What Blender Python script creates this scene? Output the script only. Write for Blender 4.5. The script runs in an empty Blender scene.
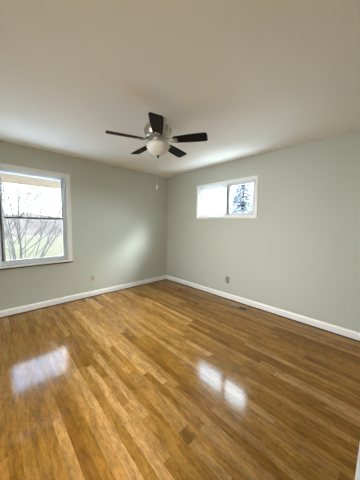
import bpy, bmesh, math, random
from mathutils import Vector, Matrix
C = bpy.context.scene.collection
SC = bpy.context.scene
PI = math.pi

H = 2.44; X0 = -4.15; Y0 = -3.75; T = .16
# ------------------------------------------------------------ camera, world, sun, exposure
EXPOSURE = 0.16
SKY = 15.5
SUN = 13.0
FILL_SUN = 14.0
HALL_FILL = 105.0
BACK_FILL1 = 22.0
BACK_FILL2 = 9.0
cam_d = bpy.data.cameras.new('camera'); cam = bpy.data.objects.new('camera', cam_d); C.objects.link(cam)
F_PX, PITCH, YAW, ROLL = 198.98, -0.07758, 0.80816, 0.01256
CAM = Vector((-3.0803, -3.6896, 1.3418))
fw = Vector((math.cos(YAW)*math.cos(PITCH), math.sin(YAW)*math.cos(PITCH), math.sin(PITCH)))
rt = Vector((math.sin(YAW), -math.cos(YAW), 0)); up = rt.cross(fw)
c_, s_ = math.cos(ROLL), math.sin(ROLL)
rt, up = c_*rt + s_*up, -s_*rt + c_*up
cam.matrix_world = Matrix((( rt.x, up.x, -fw.x, CAM.x), (rt.y, up.y, -fw.y, CAM.y), (rt.z, up.z, -fw.z, CAM.z), (0, 0, 0, 1)))
cam_d.sensor_fit = 'AUTO'; cam_d.sensor_width = 36.0; cam_d.lens = F_PX/480*36.0
cam_d.clip_start = 0.01; cam_d.clip_end = 500
SC.camera = cam
SC.view_settings.view_transform = 'Standard'; SC.view_settings.look = 'None'
SC.view_settings.exposure = EXPOSURE; SC.view_settings.gamma = 1; SC.view_settings.use_curve_mapping = False
SC.cycles.max_bounces = 14; SC.cycles.diffuse_bounces = 8; SC.cycles.glossy_bounces = 4
SC.cycles.transparent_max_bounces = 12
SC.cycles.sample_clamp_indirect = 12

w = bpy.data.worlds.new('overcast_sky'); SC.world = w; w.use_nodes = True
nt = w.node_tree; nt.nodes.clear()
wo = nt.nodes.new('ShaderNodeOutputWorld'); bg = nt.nodes.new('ShaderNodeBackground')
tc = nt.nodes.new('ShaderNodeTexCoord'); sp = nt.nodes.new('ShaderNodeSeparateXYZ')
cr = nt.nodes.new('ShaderNodeValToRGB'); e = cr.color_ramp.elements      # colour by height above the horizon
e[0].position = 0.14; e[0].color = (0.20, 0.21, .225, 1); e[1].position = .62; e[1].color = (0.52, 0.90, 1.6, 1)
k_ = e.new(.25); k_.color = (1.10, 1.09, 1.04, 1)
k_ = e.new(.44); k_.color = (.90, .98, 1.08, 1)
ca_ = nt.nodes.new('ShaderNodeValToRGB'); e = ca_.color_ramp.elements    # brighter, whiter towards the veiled sun
e[0].position = .60; e[0].color = (0, 0, 0, 1); e[1].position = .84; e[1].color = (.9, .9, .9, 1)
dt = nt.nodes.new('ShaderNodeVectorMath'); dt.operation = 'DOT_PRODUCT'; dt.inputs[1].default_value = (.70, -.20, .68)
nz = nt.nodes.new('ShaderNodeTexNoise'); nz.inputs['Scale'].default_value = 3.5; nz.inputs['Detail'].default_value = 4
mr = nt.nodes.new('ShaderNodeMapRange'); mr.inputs[1].default_value = .3; mr.inputs[2].default_value = .7; mr.inputs[3].default_value = .82; mr.inputs[4].default_value = 1.15
mx = nt.nodes.new('ShaderNodeMix'); mx.data_type = 'RGBA'; mx.inputs[7].default_value = (1.9, 2.2, 2.4, 1)
mu_ = nt.nodes.new('ShaderNodeMath'); mu_.operation = 'MULTIPLY'; mu_.inputs[1].default_value = SKY
L_ = nt.links.new
L_(tc.outputs['Generated'], sp.inputs[0]); L_(sp.outputs['Z'], cr.inputs[0]); L_(tc.outputs['Generated'], dt.inputs[0]); L_(dt.outputs['Value'], ca_.inputs[0])
L_(ca_.outputs[0], mx.inputs[0]); L_(cr.outputs[0], mx.inputs[6]); L_(tc.outputs['Generated'], nz.inputs[0]); L_(nz.outputs[0], mr.inputs[0])
L_(mr.outputs[0], mu_.inputs[0]); L_(mu_.outputs[0], bg.inputs[1]); L_(mx.outputs[2], bg.inputs[0]); L_(bg.outputs[0], wo.inputs[0])

sun_d = bpy.data.lights.new('hazy_sun', 'SUN'); sun = bpy.data.objects.new('hazy_sun', sun_d); C.objects.link(sun)
sun_d.energy = SUN; sun_d.angle = math.radians(24); sun_d.color = (0.86, 0.94, 1.0)
sun.rotation_euler = Vector((0.50, -0.84, 0.64)).to_track_quat('Z', 'Y').to_euler()
sun.location = (6, -8, 6)
def portal(name, loc, rot, sx, sy):
    d = bpy.data.lights.new(name, 'AREA'); d.shape = 'RECTANGLE'; d.size = sx; d.size_y = sy
    d.cycles.is_portal = True
    o = bpy.data.objects.new(name, d); C.objects.link(o); o.location = loc; o.rotation_euler = rot
fill_sun_d = bpy.data.lights.new('sun_fill', 'SUN'); fill_sun = bpy.data.objects.new('sun_fill', fill_sun_d); C.objects.link(fill_sun)  # second sun lamp, added to brighten the floor between the windows
fill_sun_d.energy = FILL_SUN; fill_sun_d.angle = math.radians(40); fill_sun_d.color = (1.0, .97, .92)
fill_sun.rotation_euler = Vector((0.85, -0.50, 0.95)).to_track_quat('Z', 'Y').to_euler(); fill_sun.location = (7, -7, 6)
def area(name, loc, rot, sx, sy, e, col):
    d = bpy.data.lights.new(name, 'AREA'); d.shape = 'RECTANGLE'; d.size = sx; d.size_y = sy; d.energy = e; d.color = col
    o = bpy.data.objects.new(name, d); C.objects.link(o); o.location = loc; o.rotation_euler = rot
    return d
# fill lamps added out of view: one in the hall, two on the back wall
area('hall_fill_lamp', (-3.35, -4.45, 2.40), (0, 0, 0), .5, .5, HALL_FILL, (1.0, .94, .86))
area('back_fill_shallow', (X0+.02, -2.2, 1.45), (0, -PI/2+.2, 0), 1.2, 1.9, BACK_FILL1, (.98, .99, 1)).spread = math.radians(75)
area('back_fill_steep', (X0+.02, -2.2, 1.45), (0, -PI/2+.45, 0), 1.2, 1.9, BACK_FILL2, (.94, .97, 1)).spread = math.radians(75)
portal('daylight_portal_left', (-2.57, 0.17, 1.40), (-PI/2, 0, 0), .86, 1.36)
portal('daylight_portal_right', (0.17, -1.59, 1.79), (0, PI/2, 0), .56, 1.18)

# ------------------------------------------------------------ materials
def mat(name, col=(.8, .8, .8), rough=.5, metal=0, spec=.5, coat=0, coat_rough=.1):
    m = bpy.data.materials.new(name); m.use_nodes = True
    b = m.node_tree.nodes['Principled BSDF']
    b.inputs['Base Color'].default_value = (*col, 1); b.inputs['Roughness'].default_value = rough
    b.inputs['Metallic'].default_value = metal; b.inputs['Specular IOR Level'].default_value = spec
    b.inputs['Coat Weight'].default_value = coat; b.inputs['Coat Roughness'].default_value = coat_rough
    return m
def nodes(m): return m.node_tree.nodes, m.node_tree.links, m.node_tree.nodes['Principled BSDF']
def vary(m, scale, c0, c1, detail=4, bump=0, stretch=(1, 1, 1), bscale=None):
    n, l, b = nodes(m)
    t = n.new('ShaderNodeTexCoord'); mp = n.new('ShaderNodeMapping'); mp.inputs['Scale'].default_value = stretch
    z = n.new('ShaderNodeTexNoise'); z.inputs['Scale'].default_value = scale; z.inputs['Detail'].default_value = detail
    r = n.new('ShaderNodeValToRGB'); r.color_ramp.elements[0].position = .3; r.color_ramp.elements[1].position = .7
    r.color_ramp.elements[0].color = (*c0, 1); r.color_ramp.elements[1].color = (*c1, 1)
    l.new(t.outputs['Object'], mp.inputs[0]); l.new(mp.outputs[0], z.inputs[0]); l.new(z.outputs[0], r.inputs[0]); l.new(r.outputs[0], b.inputs['Base Color'])
    if bump:
        z2 = n.new('ShaderNodeTexNoise'); z2.inputs['Scale'].default_value = bscale or scale; z2.inputs['Detail'].default_value = 3
        l.new(mp.outputs[0], z2.inputs[0])
        bp = n.new('ShaderNodeBump'); bp.inputs['Strength'].default_value = bump; bp.inputs['Distance'].default_value = .002
        l.new(z2.outputs[0], bp.inputs['Height']); l.new(bp.outputs[0], b.inputs['Normal'])
    return m
M = {}
M['wall'] = vary(mat('sage_grey_paint', rough=.62, spec=.35), 1.3, (.545, .565, .500), (.565, .585, .520), 2, .25, bscale=260)
M['ceiling'] = vary(mat('flat_ceiling_paint', rough=.9, spec=.2), 1.1, (.87, .845, .79), (.89, .865, .81), 2, .3, bscale=180)
M['trim'] = vary(mat('white_semi_gloss', rough=.35), 6, (.91, .91, .905), (.93, .93, .925))
M['vinyl'] = vary(mat('white_window_vinyl', rough=.4), 6, (.66, .70, .75), (.70, .74, .78))
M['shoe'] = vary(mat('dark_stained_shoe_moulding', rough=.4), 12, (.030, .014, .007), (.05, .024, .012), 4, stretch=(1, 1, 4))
M['dark_seal'] = mat('dark_weather_seal', (.05, .05, .06), .6)
M['nickel'] = vary(mat('brushed_nickel', rough=.28, metal=1), 40, (.52, .49, .44), (.66, .63, .58))
M['nickel_dark'] = vary(mat('satin_nickel', rough=.4, metal=1), 40, (.30, .28, .25), (.42, .40, .36))
M['bronze'] = mat('dark_bronze', (.10, .085, .07), .4, .8)
M['blade'] = vary(mat('espresso_wood_blade', rough=.6, spec=.12), 18, (.006, .004, .0035), (.012, .008, .006), 5, stretch=(1, 8, 1))
M['ivory'] = mat('ivory_plastic', (.60, .56, .42), .4)
M['ivory_dark'] = mat('aged_ivory_plastic', (.36, .33, .23), .4)
M['steel'] = mat('grey_steel_plate', (.22, .215, .19), .35, .6)
M['slot'] = mat('dark_slot', (.01, .01, .01), .8)
M['register'] = mat('tan_painted_steel', (.27, .20, .12), .45, .2)
M['chain'] = mat('chain_metal', (.72, .70, .64), .3, .8)
M['pendant'] = mat('white_enamel_pendant', (.85, .84, .80), .3)
M['siding'] = vary(mat('exterior_brick', rough=.9), 8, (.36, .25, .19), (.45, .33, .26))
M['soffit'] = vary(mat('tan_soffit_boards', rough=.7), 3, (.118, .070, .024), (.145, .088, .034), stretch=(1, 12, 1))
M['bounce_mat'] = vary(mat('bounce_concrete', rough=.9), 3, (.42, .42, .41), (.52, .52, .50))
M['bark'] = vary(mat('grey_bark', rough=.9), 14, (.017, .013, .010), (.026, .020, .016))
M['twig'] = vary(mat('pale_twig', rough=.9), 10, (.020, .016, .012), (.031, .025, .020))
M['needle'] = vary(mat('hazed_conifer_needles', rough=.9), 5, (.10, .115, .12), (.15, .17, .18))  # needles greyed and paled to stand in for haze
M['lawn'] = vary(mat('winter_lawn', rough=1, spec=.1), .25, (.025, .021, .008), (.034, .025, .013), 6)
M['hill'] = vary(mat('winter_woodland', rough=1, spec=.05), .6, (.026, .020, .016), (.040, .031, .024), 8)

def glass():
    m = bpy.data.materials.new('window_glass'); m.use_nodes = True; n = m.node_tree.nodes; l = m.node_tree.links; n.clear()
    o = n.new('ShaderNodeOutputMaterial'); mix = n.new('ShaderNodeMixShader'); tr = n.new('ShaderNodeBsdfTransparent')
    gl = n.new('ShaderNodeBsdfGlossy'); gl.inputs['Roughness'].default_value = .0
    fr = n.new('ShaderNodeFresnel'); fr.inputs[0].default_value = 1.3
    tr.inputs[0].default_value = (.96, .98, .98, 1)
    ge = n.new('ShaderNodeNewGeometry'); iv = n.new('ShaderNodeMath'); iv.operation = 'SUBTRACT'; iv.inputs[0].default_value = 1
    ml = n.new('ShaderNodeMath'); ml.operation = 'MULTIPLY'; l.new(ge.outputs['Backfacing'], iv.inputs[1]); l.new(iv.outputs[0], ml.inputs[0]); l.new(fr.outputs[0], ml.inputs[1])
    l.new(ml.outputs[0], mix.inputs[0]); l.new(tr.outputs[0], mix.inputs[1]); l.new(gl.outputs[0], mix.inputs[2]); l.new(mix.outputs[0], o.inputs[0])
    return m
M['glass'] = glass()
def frosted():
    m = mat('frosted_white_glass', (.74, .73, .68), .35)
    m.node_tree.nodes['Principled BSDF'].inputs['Subsurface Weight'].default_value = .4
    m.node_tree.nodes['Principled BSDF'].inputs['Subsurface Radius'].default_value = (.03, .03, .03)
    return m
M['frost'] = frosted()
def floor_mat():
    m = mat('oak_strip_floor', rough=.10, spec=.17, coat=.09, coat_rough=.28)
    n, l, b = nodes(m)
    at = n.new('ShaderNodeAttribute'); at.attribute_name = 'plank_colour'
    uv = n.new('ShaderNodeUVMap'); uv.uv_map = 'plank'
    sx = n.new('ShaderNodeSeparateXYZ'); l.new(uv.outputs[0], sx.inputs[0])
    # grain: long noise along Y, offset for each plank by its colour seed
    tcn = n.new('ShaderNodeTexCoord'); mp = n.new('ShaderNodeMapping'); mp.inputs['Scale'].default_value = (26, 4.2, 1)
    l.new(tcn.outputs['Object'], mp.inputs[0])
    sc = n.new('ShaderNodeVectorMath'); sc.operation = 'SCALE'; sc.inputs['Scale'].default_value = 37.0
    l.new(at.outputs['Color'], sc.inputs[0])
    ad = n.new('ShaderNodeVectorMath'); l.new(mp.outputs[0], ad.inputs[0]); l.new(sc.outputs[0], ad.inputs[1])
    g = n.new('ShaderNodeTexNoise'); g.inputs['Scale'].default_value = 1.3; g.inputs['Detail'].default_value = 7; g.inputs['Roughness'].default_value = .6; g.inputs['Distortion'].default_value = .6
    l.new(ad.outputs[0], g.inputs[0])
    gr = n.new('ShaderNodeMapRange'); gr.inputs[1].default_value = .3; gr.inputs[2].default_value = .7; gr.inputs[3].default_value = .62; gr.inputs[4].default_value = 1.34
    l.new(g.outputs[0], gr.inputs[0])
    wv = n.new('ShaderNodeTexNoise'); wv.inputs['Scale'].default_value = 5; wv.inputs['Detail'].default_value = 4
    mp2 = n.new('ShaderNodeMapping'); mp2.inputs['Scale'].default_value = (2.2, .5, 1); l.new(tcn.outputs['Object'], mp2.inputs[0]); l.new(mp2.outputs[0], wv.inputs[0])
    wr = n.new('ShaderNodeMapRange'); wr.inputs[1].default_value = .3; wr.inputs[2].default_value = .7; wr.inputs[3].default_value = .88; wr.inputs[4].default_value = 1.1
    l.new(wv.outputs[0], wr.inputs[0])
    mu = n.new('ShaderNodeMath'); mu.operation = 'MULTIPLY'; l.new(gr.outputs[0], mu.inputs[0]); l.new(wr.outputs[0], mu.inputs[1])
    fk = n.new('ShaderNodeTexNoise'); fk.inputs['Scale'].default_value = 1.0; fk.inputs['Detail'].default_value = 5; fk.inputs['Distortion'].default_value = 1.2
    mp4 = n.new('ShaderNodeMapping'); mp4.inputs['Scale'].default_value = (75, 22, 1); l.new(tcn.outputs['Object'], mp4.inputs[0]); l.new(mp4.outputs[0], fk.inputs[0])
    fr_ = n.new('ShaderNodeMapRange'); fr_.inputs[1].default_value = .36; fr_.inputs[2].default_value = .55; fr_.inputs[3].default_value = .78; fr_.inputs[4].default_value = 1.08
    l.new(fk.outputs[0], fr_.inputs[0])
    mu0 = n.new('ShaderNodeMath'); mu0.operation = 'MULTIPLY'; l.new(mu.outputs[0], mu0.inputs[0]); l.new(fr_.outputs[0], mu0.inputs[1]); mu = mu0
    # seams from the plank uv (metres from the strip's edges)
    seam = n.new('ShaderNodeMapRange'); seam.inputs[1].default_value = .0004; seam.inputs[2].default_value = .0016; seam.inputs[3].default_value = .62; seam.inputs[4].default_value = 1
    mn = n.new('ShaderNodeMath'); mn.operation = 'MINIMUM'; l.new(sx.outputs['X'], mn.inputs[0]); l.new(sx.outputs['Y'], mn.inputs[1]); l.new(mn.outputs[0], seam.inputs[0])
    mu2 = n.new('ShaderNodeMath'); mu2.operation = 'MULTIPLY'; l.new(mu.outputs[0], mu2.inputs[0]); l.new(seam.outputs[0], mu2.inputs[1])
    vs = n.new('ShaderNodeVectorMath'); vs.operation = 'SCALE'; l.new(at.outputs['Color'], vs.inputs[0]); l.new(mu2.outputs[0], vs.inputs['Scale'])
    l.new(vs.outputs[0], b.inputs['Base Color'])
    # gentle finish waviness
    wz = n.new('ShaderNodeTexNoise'); wz.inputs['Scale'].default_value = 1.0; wz.inputs['Detail'].default_value = 3
    mp3 = n.new('ShaderNodeMapping'); mp3.inputs['Scale'].default_value = (28, 9, 1); l.new(tcn.outputs['Object'], mp3.inputs[0]); l.new(mp3.outputs[0], wz.inputs[0])
    bp = n.new('ShaderNodeBump'); bp.inputs['Strength'].default_value = .35; bp.inputs['Distance'].default_value = .0012
    l.new(wz.outputs[0], bp.inputs['Height'])
    bp2 = n.new('ShaderNodeBump'); bp2.inputs['Strength'].default_value = .5; bp2.inputs['Distance'].default_value = .0008
    l.new(seam.outputs[0], bp2.inputs['Height']); l.new(bp.outputs[0], bp2.inputs['Normal'])
    l.new(bp2.outputs[0], b.inputs['Normal']); l.new(bp2.outputs[0], b.inputs['Coat Normal'])
    return m
M['floor'] = floor_mat()

# ------------------------------------------------------------ helpers
def box(bm, x0, y0, z0, x1, y1, z1, bev=0, mtx=None):
    r = bmesh.ops.create_cube(bm, size=1); vs = r['verts']
    for v in vs:
        v.co = Vector(((x0+x1)/2 + v.co.x*(x1-x0), (y0+y1)/2 + v.co.y*(y1-y0), (z0+z1)/2 + v.co.z*(z1-z0)))
    if bev:
        es = list({e for v in vs for e in v.link_edges})
        rr = bmesh.ops.bevel(bm, geom=es, offset=bev, segments=2, affect='EDGES', profile=.5); vs = list({v for f in rr['faces'] for v in f.verts} | {v for v in vs if v.is_valid})
    if mtx is not None:
        for v in vs: v.co = mtx @ v.co
def lathe(bm, prof, n=40, cx=0, cy=0):
    rings = []
    for r, z in prof:
        if r < 1e-5: rings.append([bm.verts.new((cx, cy, z))])
        else: rings.append([bm.verts.new((cx+r*math.cos(2*PI*i/n), cy+r*math.sin(2*PI*i/n), z)) for i in range(n)])
    for a, b in zip(rings, rings[1:]):
        for i in range(n):
            j = (i+1) % n
            if len(a) == 1 and len(b) == 1: continue
            if len(a) == 1: bm.faces.new((a[0], b[j], b[i]))
            elif len(b) == 1: bm.faces.new((a[i], a[j], b[0]))
            else: bm.faces.new((a[i], a[j], b[j], b[i]))
def tube(bm, pts, rads, n=6):
    pts = [Vector(p) for p in pts]; rings = []
    for k, p in enumerate(pts):
        d = (pts[min(k+1, len(pts)-1)] - pts[max(k-1, 0)]).normalized()
        a = d.cross(Vector((0, 0, 1)));  a = Vector((1, 0, 0)) if a.length < 1e-3 else a.normalized(); b = d.cross(a)
        rings.append([bm.verts.new(p + rads[k]*(math.cos(2*PI*i/n)*a + math.sin(2*PI*i/n)*b)) for i in range(n)])
    for a, b in zip(rings, rings[1:]):
        for i in range(n): bm.faces.new((a[i], a[(i+1) % n], b[(i+1) % n], b[i]))
    bm.faces.new(rings[0][::-1]); bm.faces.new(rings[-1])
def obj(name, bm, m, parent=None, smooth=False, loc=None):
    bmesh.ops.recalc_face_normals(bm, faces=bm.faces)
    me = bpy.data.meshes.new(name); bm.to_mesh(me); bm.free()
    if smooth:
        for p in me.polygons: p.use_smooth = True
        me.set_sharp_from_angle(angle=math.radians(40))
    me.materials.append(m if not isinstance(m, str) else M[m])
    o = bpy.data.objects.new(name, me); C.objects.link(o)
    if loc: o.location = loc
    if parent: o.parent = parent
    return o
def struct(name, bm, m, parent=None):
    o = obj(name, bm, m, parent)
    if not parent: o['kind'] = 'structure'
    return o
def thing(name, label, cat, loc=(0, 0, 0), rz=0, group=None):
    o = bpy.data.objects.new(name, None); C.objects.link(o); o.location = loc; o.rotation_euler = (0, 0, rz)
    o.empty_display_size = .1; o['label'] = label; o['category'] = cat
    if group: o['group'] = group
    return o
def tag(o, label, cat, group=None):
    o['label'] = label; o['category'] = cat
    if group: o['group'] = group
    return o

# ------------------------------------------------------------ room shell
# openings
LX0, LX1, LZ0, LZ1 = -2.995, -2.150, .735, 2.075
RY0, RY1, RZ0, RZ1 = -2.185, -1.000, 1.505, 2.080
bm = bmesh.new()
box(bm, X0-T, 0, -.1, LX0, T, H+.1); box(bm, LX1, 0, -.1, T, T, H+.1); box(bm, LX0, 0, -.1, LX1, T, LZ0); box(bm, LX0, 0, LZ1, LX1, T, H+.1)
struct('wall_left', bm, 'wall')
bm = bmesh.new()
box(bm, 0, Y0-T, -.1, T, RY0, H+.1); box(bm, 0, RY1, -.1, T, 0, H+.1); box(bm, 0, RY0, -.1, T, RY1, RZ0); box(bm, 0, RY0, RZ1, T, RY1, H+.1)
struct('wall_right', bm, 'wall')
bm = bmesh.new(); box(bm, X0-T, Y0-T, -.1, X0, 0, H+.1)
struct('wall_back', bm, 'wall')
DX0, DX1, DZ = -3.80, -2.90, 2.03  # unseen doorway, added to let the hall fill light in
bm = bmesh.new(); box(bm, X0, Y0-T, -.1, DX0, Y0, H+.1); box(bm, DX1, Y0-T, -.1, 0, Y0, H+.1); box(bm, DX0, Y0-T, DZ, DX1, Y0, H+.1); box(bm, DX0, Y0-T, -.1, DX1, Y0, -.004)
struct('wall_near', bm, 'wall')
bm = bmesh.new(); box(bm, X0, Y0, H, 0, 0, H+.12); struct('ceiling', bm, 'ceiling')

# floor: strips of oak 57 mm wide running along the right wall, each with its own tone
random.seed(11)
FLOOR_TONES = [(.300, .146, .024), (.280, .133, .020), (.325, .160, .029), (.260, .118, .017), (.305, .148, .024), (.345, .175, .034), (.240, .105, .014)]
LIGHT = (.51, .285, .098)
# strips that stand out in the room: (x, y, brightness) of a point on the strip, y range
special = []
def floor_mesh():
    W = .0572
    me = bpy.data.meshes.new('floor'); verts = []; faces = []; cols = []; uvs = []
    x = X0; k = 0
    while x < 0:
        x1 = min(x+W, 0); y = Y0 - random.uniform(0, .9); ln = 0
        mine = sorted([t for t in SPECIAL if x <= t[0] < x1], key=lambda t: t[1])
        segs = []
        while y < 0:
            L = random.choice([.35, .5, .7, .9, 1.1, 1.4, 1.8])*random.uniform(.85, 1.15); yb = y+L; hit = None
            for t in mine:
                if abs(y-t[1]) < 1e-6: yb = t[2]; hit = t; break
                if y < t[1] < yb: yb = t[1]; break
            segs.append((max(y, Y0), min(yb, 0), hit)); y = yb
        for ya, yb, hit in segs:
            if yb - ya < .01: continue
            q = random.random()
            light_pool = -2.3 < ya < -.5 and -2.3 < x < -.7      # boards coloured paler to stand in for the pool of window light
            if q < (.20 if light_pool else .035): f = random.uniform(.85, 1.0); c = [v*f for v in LIGHT]
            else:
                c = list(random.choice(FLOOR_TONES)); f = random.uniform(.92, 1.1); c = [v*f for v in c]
                if q < (.80 if light_pool else .2): c = [a*.62+b*.38 for a, b in zip(c, LIGHT)]
            if light_pool: c = [v*1.2 for v in c]
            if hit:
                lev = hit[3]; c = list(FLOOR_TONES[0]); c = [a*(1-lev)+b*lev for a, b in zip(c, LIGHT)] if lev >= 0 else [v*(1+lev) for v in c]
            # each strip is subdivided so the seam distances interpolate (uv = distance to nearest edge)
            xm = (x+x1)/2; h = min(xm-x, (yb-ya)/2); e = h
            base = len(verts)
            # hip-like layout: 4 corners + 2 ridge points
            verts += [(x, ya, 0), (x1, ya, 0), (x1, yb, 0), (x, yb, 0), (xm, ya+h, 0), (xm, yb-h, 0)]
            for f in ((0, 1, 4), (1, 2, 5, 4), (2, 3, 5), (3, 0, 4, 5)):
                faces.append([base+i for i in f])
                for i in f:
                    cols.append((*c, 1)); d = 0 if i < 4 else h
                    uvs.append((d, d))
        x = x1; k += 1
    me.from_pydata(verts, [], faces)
    ca = me.color_attributes.new('plank_colour', 'FLOAT_COLOR', 'CORNER'); ul = me.uv_layers.new(name='plank')
    for i, (c, u) in enumerate(zip(cols, uvs)):
        ca.data[i].color = c; ul.data[i].uv = u
    me.materials.append(M['floor'])
    o = bpy.data.objects.new('floor', me); C.objects.link(o); o['kind'] = 'structure'
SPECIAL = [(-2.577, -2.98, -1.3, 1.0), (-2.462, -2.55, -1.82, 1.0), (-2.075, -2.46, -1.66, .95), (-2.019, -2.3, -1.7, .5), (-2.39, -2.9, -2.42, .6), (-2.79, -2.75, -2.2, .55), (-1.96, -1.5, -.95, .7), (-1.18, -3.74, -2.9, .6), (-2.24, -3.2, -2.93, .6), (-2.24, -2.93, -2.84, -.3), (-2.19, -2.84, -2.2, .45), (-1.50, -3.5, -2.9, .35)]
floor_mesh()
bm = bmesh.new(); box(bm, X0-T, Y0-T, -.2, T, T, -.004); struct('trim_subfloor', bm, 'shoe')

# baseboards with a rounded top edge, and the dark shoe moulding at their foot
def base_profile(name, a, b, inward, m='trim', h=.105, t=.014):
    a = Vector(a); b = Vector(b); n = Vector(inward)
    prof = [(0, 0.0), (t, 0.0), (t, h*.78), (t*.75, h*.86), (t*.55, h*.93), (t*.25, h), (0, h)]
    bm = bmesh.new(); ra = [bm.verts.new(a + n*u + Vector((0, 0, z))) for u, z in prof]; rb = [bm.verts.new(b + n*u + Vector((0, 0, z))) for u, z in prof]
    k = len(prof)
    for i in range(k): bm.faces.new((ra[i], ra[(i+1) % k], rb[(i+1) % k], rb[i]))
    bm.faces.new(ra[::-1]); bm.faces.new(rb)
    return struct(name, bm, m)
base_profile('baseboard_left', (X0, 0, 0), (-.014, 0, 0), (0, -1, 0))
base_profile('baseboard_right', (0, Y0, 0), (0, 0, 0), (-1, 0, 0))
base_profile('baseboard_back', (X0, Y0, 0), (X0, -.014, 0), (1, 0, 0))
def shoe(name, a, b, n):
    a = Vector(a); b = Vector(b); n = Vector(n); bm = bmesh.new(); t = .011
    prof = [(0, 0), (t, 0), (t*.92, .006), (t*.7, .010), (t*.38, .013), (0, .014)]
    ra = [bm.verts.new(a+n*u+Vector((0, 0, z))) for u, z in prof]; rb = [bm.verts.new(b+n*u+Vector((0, 0, z))) for u, z in prof]; k = len(prof)
    for i in range(k): bm.faces.new((ra[i], ra[(i+1) % k], rb[(i+1) % k], rb[i]))
    bm.faces.new(ra[::-1]); bm.faces.new(rb); struct(name, bm, 'shoe')
shoe('trim_1', (X0+.02, -.014, 0), (-.026, -.014, 0), (0, -1, 0))
shoe('trim_2', (-.014, Y0+.12, 0), (-.014, -.014, 0), (-1, 0, 0))
# low white ledge along the near wall, its top edge just inside the frame at the lower right
bm = bmesh.new(); box(bm, -2.3, Y0, 0, -.03, Y0+.085, .178, .002); box(bm, -2.3, Y0, .178, -.03, -3.656, .2, .004)
struct('trim_3', bm, 'trim')

# ------------------------------------------------------------ window 1 (left wall, double hung)
def frame_xz(bm, x0, x1, z0, z1, w, y0, y1, bev=.002, wb=None, wt=None):
    wb = w if wb is None else wb; wt = w if wt is None else wt
    box(bm, x0, y0, z0, x0+w, y1, z1, bev); box(bm, x1-w, y0, z0, x1, y1, z1, bev)
    box(bm, x0+w, y0, z0, x1-w, y1, z0+wb, bev); box(bm, x0+w, y0, z1-wt, x1-w, y1, z1, bev)
def frame_yz(bm, y0, y1, z0, z1, w, x0, x1, bev=.002):
    box(bm, x0, y0, z0, x1, y0+w, z1, bev); box(bm, x0, y1-w, z0, x1, y1, z1, bev)
    box(bm, x0, y0+w, z0, x1, y1-w, z0+w, bev); box(bm, x0, y0+w, z1-w, x1, y1-w, z1, bev)
W1 = bpy.data.objects.new('window_1', None); C.objects.link(W1); W1['kind'] = 'structure'; W1.location = (0, 0, 0)
bm = bmesh.new()
cw = .062
box(bm, LX0-cw, -.018, LZ0-.012, LX0, 0, LZ1+cw, .003); box(bm, LX1, -.018, LZ0-.012, LX1+cw, 0, LZ1+cw, .003)
box(bm, LX0, -.018, LZ1, LX1, 0, LZ1+cw, .003)
box(bm, LX0-cw, -.024, LZ1+cw-.014, LX1+cw, -.018, LZ1+cw, .002); box(bm, LX1+cw-.014, -.024, LZ0-.012, LX1+cw, -.018, LZ1+cw-.014, .002)
box(bm, LX0-cw, -.024, LZ0-.012, LX0-cw+.014, -.018, LZ1+cw-.014, .002)
obj('window_casing', bm, 'trim', W1)
bm = bmesh.new(); box(bm, LX0-cw-.006, -.036, LZ0-.034, LX1+cw+.006, 0, LZ0-.012, .003)
obj('window_sill', bm, 'trim', W1)
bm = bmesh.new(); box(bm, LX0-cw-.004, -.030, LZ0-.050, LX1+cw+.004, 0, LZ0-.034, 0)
obj('sill_shade_strip', bm, 'shoe', W1)  # dark strip standing in for the shade under the sill
bm = bmesh.new(); frame_xz(bm, LX0, LX1, LZ0, LZ1, .016, 0.0, .15); frame_xz(bm, LX0+.016, LX1-.016, LZ0+.016, LZ1-.016, .016, .02, .15)
obj('window_frame', bm, 'vinyl', W1)
mz = 1.405
bm = bmesh.new(); frame_xz(bm, LX0+.030, LX1-.030, LZ0+.03, mz+.018, .030, .026, .054, .002, .036, .030)
s1 = obj('lower_sash', bm, 'vinyl', W1)
bm = bmesh.new(); box(bm, LX0+.058, .038, LZ0+.064, LX1-.058, .042, mz-.010); obj('window_pane', bm, 'glass', s1)
bm = bmesh.new(); frame_xz(bm, LX0+.030, LX1-.030, mz-.018, LZ1-.03, .030, .058, .086, .002, .030, .012)
s2 = obj('upper_sash', bm, 'vinyl', W1)
bm = bmesh.new(); box(bm, LX0+.058, .070, mz+.010, LX1-.058, .074, LZ1-.040); obj('window_pane', bm, 'glass', s2)
bm = bmesh.new(); box(bm, LX0+.06, .022, mz-.002, LX1-.06, .028, mz+.016, .001); obj('meeting_rail_seal', bm, 'dark_seal', s1)
bm = bmesh.new(); box(bm, -2.978, .016, .79, -2.957, .024, 1.97, .001); obj('side_track', bm, 'dark_seal', s1)
for fx in (.28, .74):
    bm = bmesh.new(); x = LX0+fx*(LX1-LX0)
    box(bm, x-.028, .026, mz+.018, x+.028, .050, mz+.026, .002); lathe(bm, [(.0, mz+.026), (.012, mz+.026), (.012, mz+.036), (0, mz+.038)], 12, x, .038)
    box(bm, x-.022, .024, mz+.030, x+.006, .034, mz+.036, .001)
    obj('sash_lock', bm, 'steel', s1)

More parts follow.
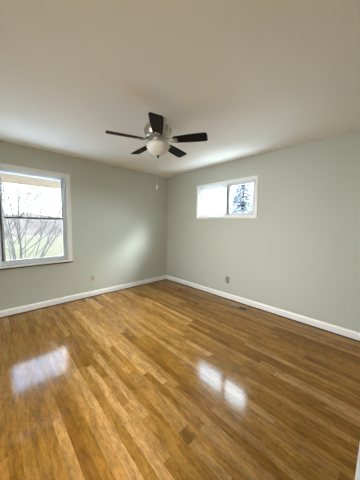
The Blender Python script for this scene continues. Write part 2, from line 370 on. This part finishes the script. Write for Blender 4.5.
# ------------------------------------------------------------ window 2 (right wall, slider)
W2 = bpy.data.objects.new('window_2', None); C.objects.link(W2); W2['kind'] = 'structure'
bm = bmesh.new(); cw = .045
box(bm, -.018, RY0-cw, RZ0-cw, 0, RY0, RZ1+cw, .003); box(bm, -.018, RY1, RZ0-cw, 0, RY1+cw, RZ1+cw, .003)
box(bm, -.018, RY0, RZ1, 0, RY1, RZ1+cw, .003); box(bm, -.018, RY0, RZ0-cw, 0, RY1, RZ0, .003)
box(bm, -.024, RY0-cw, RZ1+cw-.012, -.018, RY1+cw, RZ1+cw, .002)
obj('window_casing', bm, 'trim', W2)
bm = bmesh.new(); frame_yz(bm, RY0, RY1, RZ0, RZ1, .014, 0, .15); frame_yz(bm, RY0+.014, RY1-.014, RZ0+.014, RZ1-.014, .014, .016, .15)
obj('window_frame', bm, 'vinyl', W2)
ym = -1.675
bm = bmesh.new(); frame_yz(bm, ym-.028, RY1-.024, RZ0+.024, RZ1-.024, .028, .050, .078); box(bm, .050, ym-.038, RZ0+.03, .078, ym+.038, RZ1-.03, .002); s = obj('fixed_sash', bm, 'vinyl', W2)
bm = bmesh.new(); box(bm, .062, ym+.026, RZ0+.05, .066, RY1-.05, RZ1-.05); obj('window_pane', bm, 'glass', s)
bm = bmesh.new(); frame_yz(bm, RY0+.024, ym+.028, RZ0+.024, RZ1-.024, .028, .020, .048); box(bm, .020, ym-.038, RZ0+.03, .048, ym+.038, RZ1-.03, .002); s = obj('sliding_sash', bm, 'vinyl', W2)
bm = bmesh.new(); box(bm, .032, RY0+.05, RZ0+.05, .036, ym-.026, RZ1-.05); obj('window_pane', bm, 'glass', s)
bm = bmesh.new(); box(bm, .010, ym-.006, 1.74, .021, ym+.008, 1.80, .002); obj('latch', bm, 'vinyl', s)

# ------------------------------------------------------------ unseen hall added beyond the doorway, closed to keep sky light out
hy = Y0-T-1.1; hx0, hx1 = DX0-1.2, DX1+1.2
bm = bmesh.new(); box(bm, hx0, hy-.1, -.1, hx1, hy, H+.1); box(bm, hx0-.1, hy-.1, -.1, hx0, Y0-T, H+.1); box(bm, hx1, hy-.1, -.1, hx1+.1, Y0-T, H+.1); box(bm, hx0, hy, H, hx1, Y0-T, H+.1); box(bm, hx0, Y0-T, -.1, X0-T, Y0-T+.1, H+.1)
struct('wall_added_hall', bm, 'wall')
bm = bmesh.new(); box(bm, hx0, hy, -.1, hx1, Y0-T, 0); box(bm, DX0, Y0-T, -.1, DX1, Y0, -.001); struct('trim_added_hall', bm, 'shoe')
bm = bmesh.new(); box(bm, DX0-.06, Y0, 0, DX0, Y0+.014, DZ+.06, .003); box(bm, DX1, Y0, 0, DX1+.06, Y0+.014, DZ+.06, .003); box(bm, DX0, Y0, DZ, DX1, Y0+.014, DZ+.06, .003)
struct('trim_added_doorway', bm, 'trim')

# ------------------------------------------------------------ ceiling fan
FX, FY = -1.752, -1.944
fan = thing('ceiling_fan', 'five-blade flush mount ceiling fan with dark blades, nickel housing and white glass bowl', 'ceiling fan', (FX, FY, H))
def loc(z): return z - H
bm = bmesh.new(); lathe(bm, [(0, 0), (.085, 0), (.092, -.012), (.088, -.05), (.078, -.062), (0, -.062)], 48); obj('canopy', bm, 'nickel', fan, True)
bm = bmesh.new(); lathe(bm, [(0, -.060), (.080, -.060), (.118, -.072), (.136, -.092), (.140, -.118), (.140, -.150), (.136, -.156), (.136, -.166), (.128, -.186), (.100, -.204), (.070, -.212), (0, -.212)], 56)
mh = obj('motor_housing', bm, 'nickel', fan, True)
for k in range(12):
    bm = bmesh.new(); a = 2*PI*k/12; R = Matrix.Rotation(a, 4, 'Z'); box(bm, .134, -.012, -.150, .1435, .012, -.104, .003, R)
    obj('vent_slot', bm, 'nickel_dark', mh)
bm = bmesh.new(); lathe(bm, [(0, -.205), (.060, -.205), (.066, -.214), (.066, -.232), (.100, -.240), (.112, -.246), (.112, -.256), (.106, -.262), (0, -.262)], 48)
kit = obj('light_kit', bm, 'nickel', fan, True)
bm = bmesh.new(); prof = [(.106, -.254), (.117, -.258), (.1205, -.268)]
for k in range(1, 11):
    a = k/10*PI/2; prof.append((.120*math.cos(a)**1.15 if k < 10 else 0, -.272-.100*math.sin(a)))
prof.append((0, -.373)); prof = prof[:-1]
lathe(bm, prof, 56); obj('glass_bowl', bm, 'frost', kit, True)
bm = bmesh.new(); lathe(bm, [(0, -.370), (.013, -.371), (.015, -.377), (.009, -.383), (.011, -.388), (.006, -.395), (0, -.397)], 20); obj('finial', bm, 'bronze', kit, True)
PH = 2.77114693
ZB = -.222
for k in range(5):
    a = PH + 2*PI*k/5; R = Matrix.Rotation(a, 4, 'Z')
    # blade iron: two curved arms reaching from the housing to a plate under the blade
    bm = bmesh.new(); PITCHB = math.radians(13)
    Rb = R @ Matrix.Translation((0, 0, ZB)) @ Matrix.Rotation(-PITCHB, 4, 'X')
    for s in (-1, 1):
        pts = [(.085, s*.010, .026), (.115, s*.022, .012), (.145, s*.030, -.002), (.175, s*.026, -.008), (.200, s*.014, -.007)]
        tube(bm, [Rb @ Vector(q) for q in pts], [.006, .0065, .0065, .006, .005], 8)
    box(bm, .165, -.030, -.008, .212, .030, -.0045, .002, Rb)
    for s in (-1, 0, 1): 
        q = bmesh.ops.create_cone(bm, cap_ends=True, segments=10, radius1=.005, radius2=.004, depth=.004)
        for v in q['verts']: v.co = Rb @ (v.co + Vector((.185+(.015 if s == 0 else 0), s*.022, -.0105)))
    obj('blade_arm', bm, 'nickel_dark', fan, True)
    bm = bmesh.new(); n = 22; top = []; pts = []
    r0, r1 = .165, .520
    for i in range(n+1):
        t = i/n; x = r0 + (r1-r0)*t
        hw = .046 + .017*math.sin(min(t*1.15, 1)*PI/2)
        if t > .93: hw *= math.sqrt(max(0, 1-((t-.93)/.075)**2))*.35+.65
        if t < .06: hw *= .80 + .20*math.sqrt(1-((.06-t)/.06)**2)
        pts.append((x, hw))
    ring = [(x, h) for x, h in pts] + [(x, -h) for x, h in reversed(pts)]
    va = [bm.verts.new(Rb @ Vector((x, y, .003))) for x, y in ring]; vb = [bm.verts.new(Rb @ Vector((x, y, -.003))) for x, y in ring]
    bm.faces.new(va); bm.faces.new(vb[::-1])
    for i in range(len(ring)): j = (i+1) % len(ring); bm.faces.new((va[i], vb[i], vb[j], va[j]))
    obj('blade', bm, 'blade', fan)
def chain(dx, dy, z0, z1, m):
    bm = bmesh.new(); n = int((z0-z1)/.008)
    tube(bm, [(dx, dy, z0), (dx, dy, z1)], [.0009, .0009], 5)
    for i in range(n):
        q = bmesh.ops.create_icosphere(bm, subdivisions=1, radius=.0019)
        for v in q['verts']: v.co += Vector((dx, dy, z0-.004-i*.008))
    ch = obj('pull_chain', bm, 'chain', fan)
    bm = bmesh.new(); lathe(bm, [(0, z1+.004), (.0035, z1+.002), (.005, z1-.008), (.0085, z1-.022), (.0085, z1-.034), (.004, z1-.042), (0, z1-.043)], 16, dx, dy); obj('chain_pendant', bm, m, ch, True)
chain(.004, .020, -.36, -.675, 'pendant')

# unseen casing added on the back wall around the fill lamps
bm = bmesh.new(); frame_yz(bm, -3.22, -1.18, .78, 2.12, .065, X0, X0+.018); struct('back_fill_casing', bm, 'trim')
# ------------------------------------------------------------ outlets and floor register
def outlet(name, label, loc_, rz, pm, rm, group):
    t = thing(name, label, 'outlet', loc_, rz)
    bm = bmesh.new(); box(bm, -.035, -.006, -.057, .035, 0, .057, .0025); pl = obj('cover_plate', bm, pm, t)
    for s in (-1, 1):
        bm = bmesh.new(); n = 20; vs = [];
        for i in range(n):
            a = 2*PI*i/n; vs.append((max(-.0165, min(.0165, .0185*math.cos(a))), s*.020 + max(-.0135, min(.0135, .0175*math.sin(a)))))
        va = [bm.verts.new((x, -.0085, z)) for x, z in vs]; vb = [bm.verts.new((x, -.005, z)) for x, z in vs]; bm.faces.new(va); bm.faces.new(vb[::-1])
        for i in range(n): bm.faces.new((va[i], vb[i], vb[(i+1) % n], va[(i+1) % n]))
        rc = obj('receptacle', bm, rm, t)
        bm = bmesh.new(); box(bm, -.0075, -.009, s*.020-.002, -.0055, -.008, s*.020+.007); box(bm, .0055, -.009, s*.020-.002, .0075, -.008, s*.020+.006)
        box(bm, -.002, -.009, s*.020-.010, .002, -.008, s*.020-.006); obj('slots', bm, 'slot', rc)
    bm = bmesh.new(); q = bmesh.ops.create_cone(bm, cap_ends=True, segments=12, radius1=.003, radius2=.003, depth=.002)
    for v in q['verts']: v.co = Vector((v.co.x, -.0065+v.co.z, v.co.y))
    obj('screw', bm, 'steel', pl)
    return t
outlet('wall_outlet', 'ivory duplex outlet on the wall below and right of the large window', (-1.752, 0, .343), 0, 'ivory', 'ivory_dark', None)
outlet('wall_outlet', 'dark grey duplex outlet on the wall below the small high window', (0, -1.727, .352), -PI/2, 'steel', 'ivory_dark', None)

reg = thing('floor_register', 'flat tan metal floor register set in the wood floor by the right baseboard', 'vent', (-.185, -2.075, 0))
bm = bmesh.new(); rw, rl = .055, .150
box(bm, -rw, -rl, 0, -rw+.014, rl, .006, .0015); box(bm, rw-.014, -rl, 0, rw, rl, .006, .0015)
box(bm, -rw+.014, -rl, 0, rw-.014, -rl+.016, .006, .0015); box(bm, -rw+.014, rl-.016, 0, rw-.014, rl, .006, .0015)
obj('register_frame', bm, 'register', reg)
bm = bmesh.new(); box(bm, -rw+.014, -rl+.016, 0.0002, rw-.014, .0, .0015); obj('duct_opening', bm, 'slot', reg)
bm = bmesh.new(); box(bm, -rw+.014, .0, 0.0002, rw-.014, rl-.016, .0035); obj('closed_damper', bm, 'register', reg)
for k in range(7):
    bm = bmesh.new(); y = (-rl+.045+k*.045) if k < 3 else (.006+(k-3)*.036)
    box(bm, -rw+.014, y, .002, rw-.014, y+(.0025 if k < 3 else .006), .0055); obj('louvre', bm, 'register', reg)

# ------------------------------------------------------------ outside
bm = bmesh.new(); box(bm, -80, T, -.9, 120, 120, -.6); box(bm, T, -80, -.9, 120, T, -.6); g = struct('ground', bm, 'lawn')
bm = bmesh.new(); box(bm, -7, T, -.7, 6, 5.0, -.58); box(bm, T, -7, -.7, 2.4, T, -.58); struct('bounce_slab', bm, 'bounce_mat')  # unseen slabs, added to bounce daylight up to the ceiling
# porch roof over the large window, eave over the small one
bm = bmesh.new(); box(bm, -6.5, T, 2.085, 1.0, 1.30, 2.20); box(bm, -6.5, 1.24, 2.08, 1.0, 1.30, 2.36)
struct('porch_soffit', bm, 'soffit')
bm = bmesh.new(); box(bm, T, -6, 2.40, .46, T, 2.46); box(bm, .44, -6, 2.37, .46, T, 2.56); struct('eave_soffit', bm, 'trim')

def bare_tree(name, label, cat, loc_, height, seed, trunk_r=.06, stems=1, spread=.5, lean=0, levels=4, group=None, az=0):
    rnd = random.Random(seed); t = thing(name, label, cat, loc_, 0, group)
    bt = bmesh.new(); bb = bmesh.new()
    def grow(bm, p, d, L, r, lev):
        n = 4; pts = [p.copy()]; rr = [r]
        for i in range(n):
            d = (d + Vector((rnd.uniform(-1, 1), rnd.uniform(-1, 1), rnd.uniform(-.5, .9)))*.11).normalized()
            pts.append(pts[-1] + d*L/n); rr.append(r*(1-.62*(i+1)/n))
        tube(bm, pts, rr, 6 if lev == 0 else 4 if lev < 3 else 3)
        if lev < levels:
            nb = {0: 7, 1: 5, 2: 4, 3: 3}[lev]
            for j in range(nb):
                u = rnd.uniform(.3, .98); k = min(int(u*n), n-1); f = u*n-k
                q = pts[k].lerp(pts[k+1], f); a = rnd.uniform(0, 2*PI)
                side = Vector((math.cos(a), math.sin(a), rnd.uniform(.1, .9))).normalized()
                grow(bb, q, (d*.55 + side*.75).normalized(), L*rnd.uniform(.38, .62), rr[k]*.66, lev+1)
    for s in range(stems):
        a = az + 2*PI*s/stems + rnd.uniform(-.3, .3); d = Vector((math.cos(a)*spread if stems > 1 else lean, math.sin(a)*spread if stems > 1 else 0, 1)).normalized()
        grow(bt, Vector((math.cos(a)*.05*(stems > 1), math.sin(a)*.05*(stems > 1), -.08)), d, height*rnd.uniform(.85, 1.1), trunk_r, 0 if stems == 1 else 1)
    obj('trunk' if stems == 1 else 'stems', bt, 'bark', t); obj('branches', bb, 'twig', t)
    return t
G = -.6
bare_tree('bare_shrub', 'leafless many-stemmed shrub fanning up close outside the large window', 'shrub', (-2.55, 3.3, G), 3.4, 5, .015, 13, .40, levels=4)
bare_tree('bare_tree', 'slender bare tree with straight vertical trunk at the left of the large window', 'tree', (-2.40, 6.1, G), 4.6, 8, .030, 1, levels=4)
bare_tree('bare_tree', 'bare tree with a slanting branch behind the shrub, right of the slender trunk', 'tree', (-1.2, 9.0, G), 5.5, 21, .045, 1, lean=.3, levels=4)
for i, (x, y, h, sd) in enumerate([(-3.2, 14, 4.2, 31), (-1.2, 19.5, 4.6, 32), (2.4, 15.5, 4.2, 33), (1.6, 27, 5.2, 34), (-3.8, 28, 5.2, 35), (5.2, 21, 4.6, 36)]):
    bare_tree('bare_tree', 'distant bare tree in the pale tree line beyond the lawn', 'tree', (x, y, G), h, sd, .07, 1, levels=4, group='distant bare trees beyond the lawn')
# distant wooded rise
def rise():
    rnd = random.Random(3); bm = bmesh.new(); rows = []
    for j in range(6):
        row = []
        for i in range(61):
            a = i/60; x = -50+150*a; y = 34+j*3.0
            z = -.6 + 3.3*math.sin(j/5*PI/2)*(1+.2*math.sin(i*.7)+.15*rnd.uniform(-1, 1)) if j else -.75
            row.append(bm.verts.new((x, y, z)))
        rows.append(row)
    for a, b in zip(rows, rows[1:]):
        for i in range(60): bm.faces.new((a[i], a[i+1], b[i+1], b[i]))
    struct('hillside', bm, 'hill')
rise()
def conifer(loc_, h, r, seed):
    rnd = random.Random(seed); t = thing('conifer_tree', 'pale evergreen tree seen through the right pane of the small window', 'tree', loc_)
    bm = bmesh.new(); tube(bm, [(0, 0, -.1), (0, 0, h*.5), (0, 0, h)], [.13, .08, .015], 8); obj('trunk', bm, 'bark', t)
    bm = bmesh.new()
    z = .6
    while z < h-.1:
        rr = r*(1-z/h)**.8 + .06; nb = 11
        for k in range(nb):
            a = rnd.uniform(0, 2*PI); L = rr*rnd.uniform(.7, 1.1); d = Vector((math.cos(a), math.sin(a), 0)); sd = Vector((-d.y, d.x, 0))
            for q in range(9):
                u = (q+1)/9; p = d*L*u + Vector((0, 0, z - .30*L*u*u + rnd.uniform(-.03, .03)))
                for s in (-1, 1):
                    tip = p + sd*s*L*.30*(1.1-u) + d*.10 + Vector((0, 0, -.07+rnd.uniform(-.03, .03)))
                    v = [bm.verts.new(p+Vector((0, 0, .02))), bm.verts.new(p-d*.05+Vector((0, 0, -.03))), bm.verts.new(tip), bm.verts.new(p+d*.06)]
                    bm.faces.new((v[0], v[1], v[2])); bm.faces.new((v[0], v[2], v[3])); bm.faces.new((v[1], v[3], v[2])); bm.faces.new((v[0], v[3], v[1]))
        z += .16
    obj('foliage', bm, 'needle', t)
conifer((7.6, 2.25, G), 5.2, 1.5, 4)
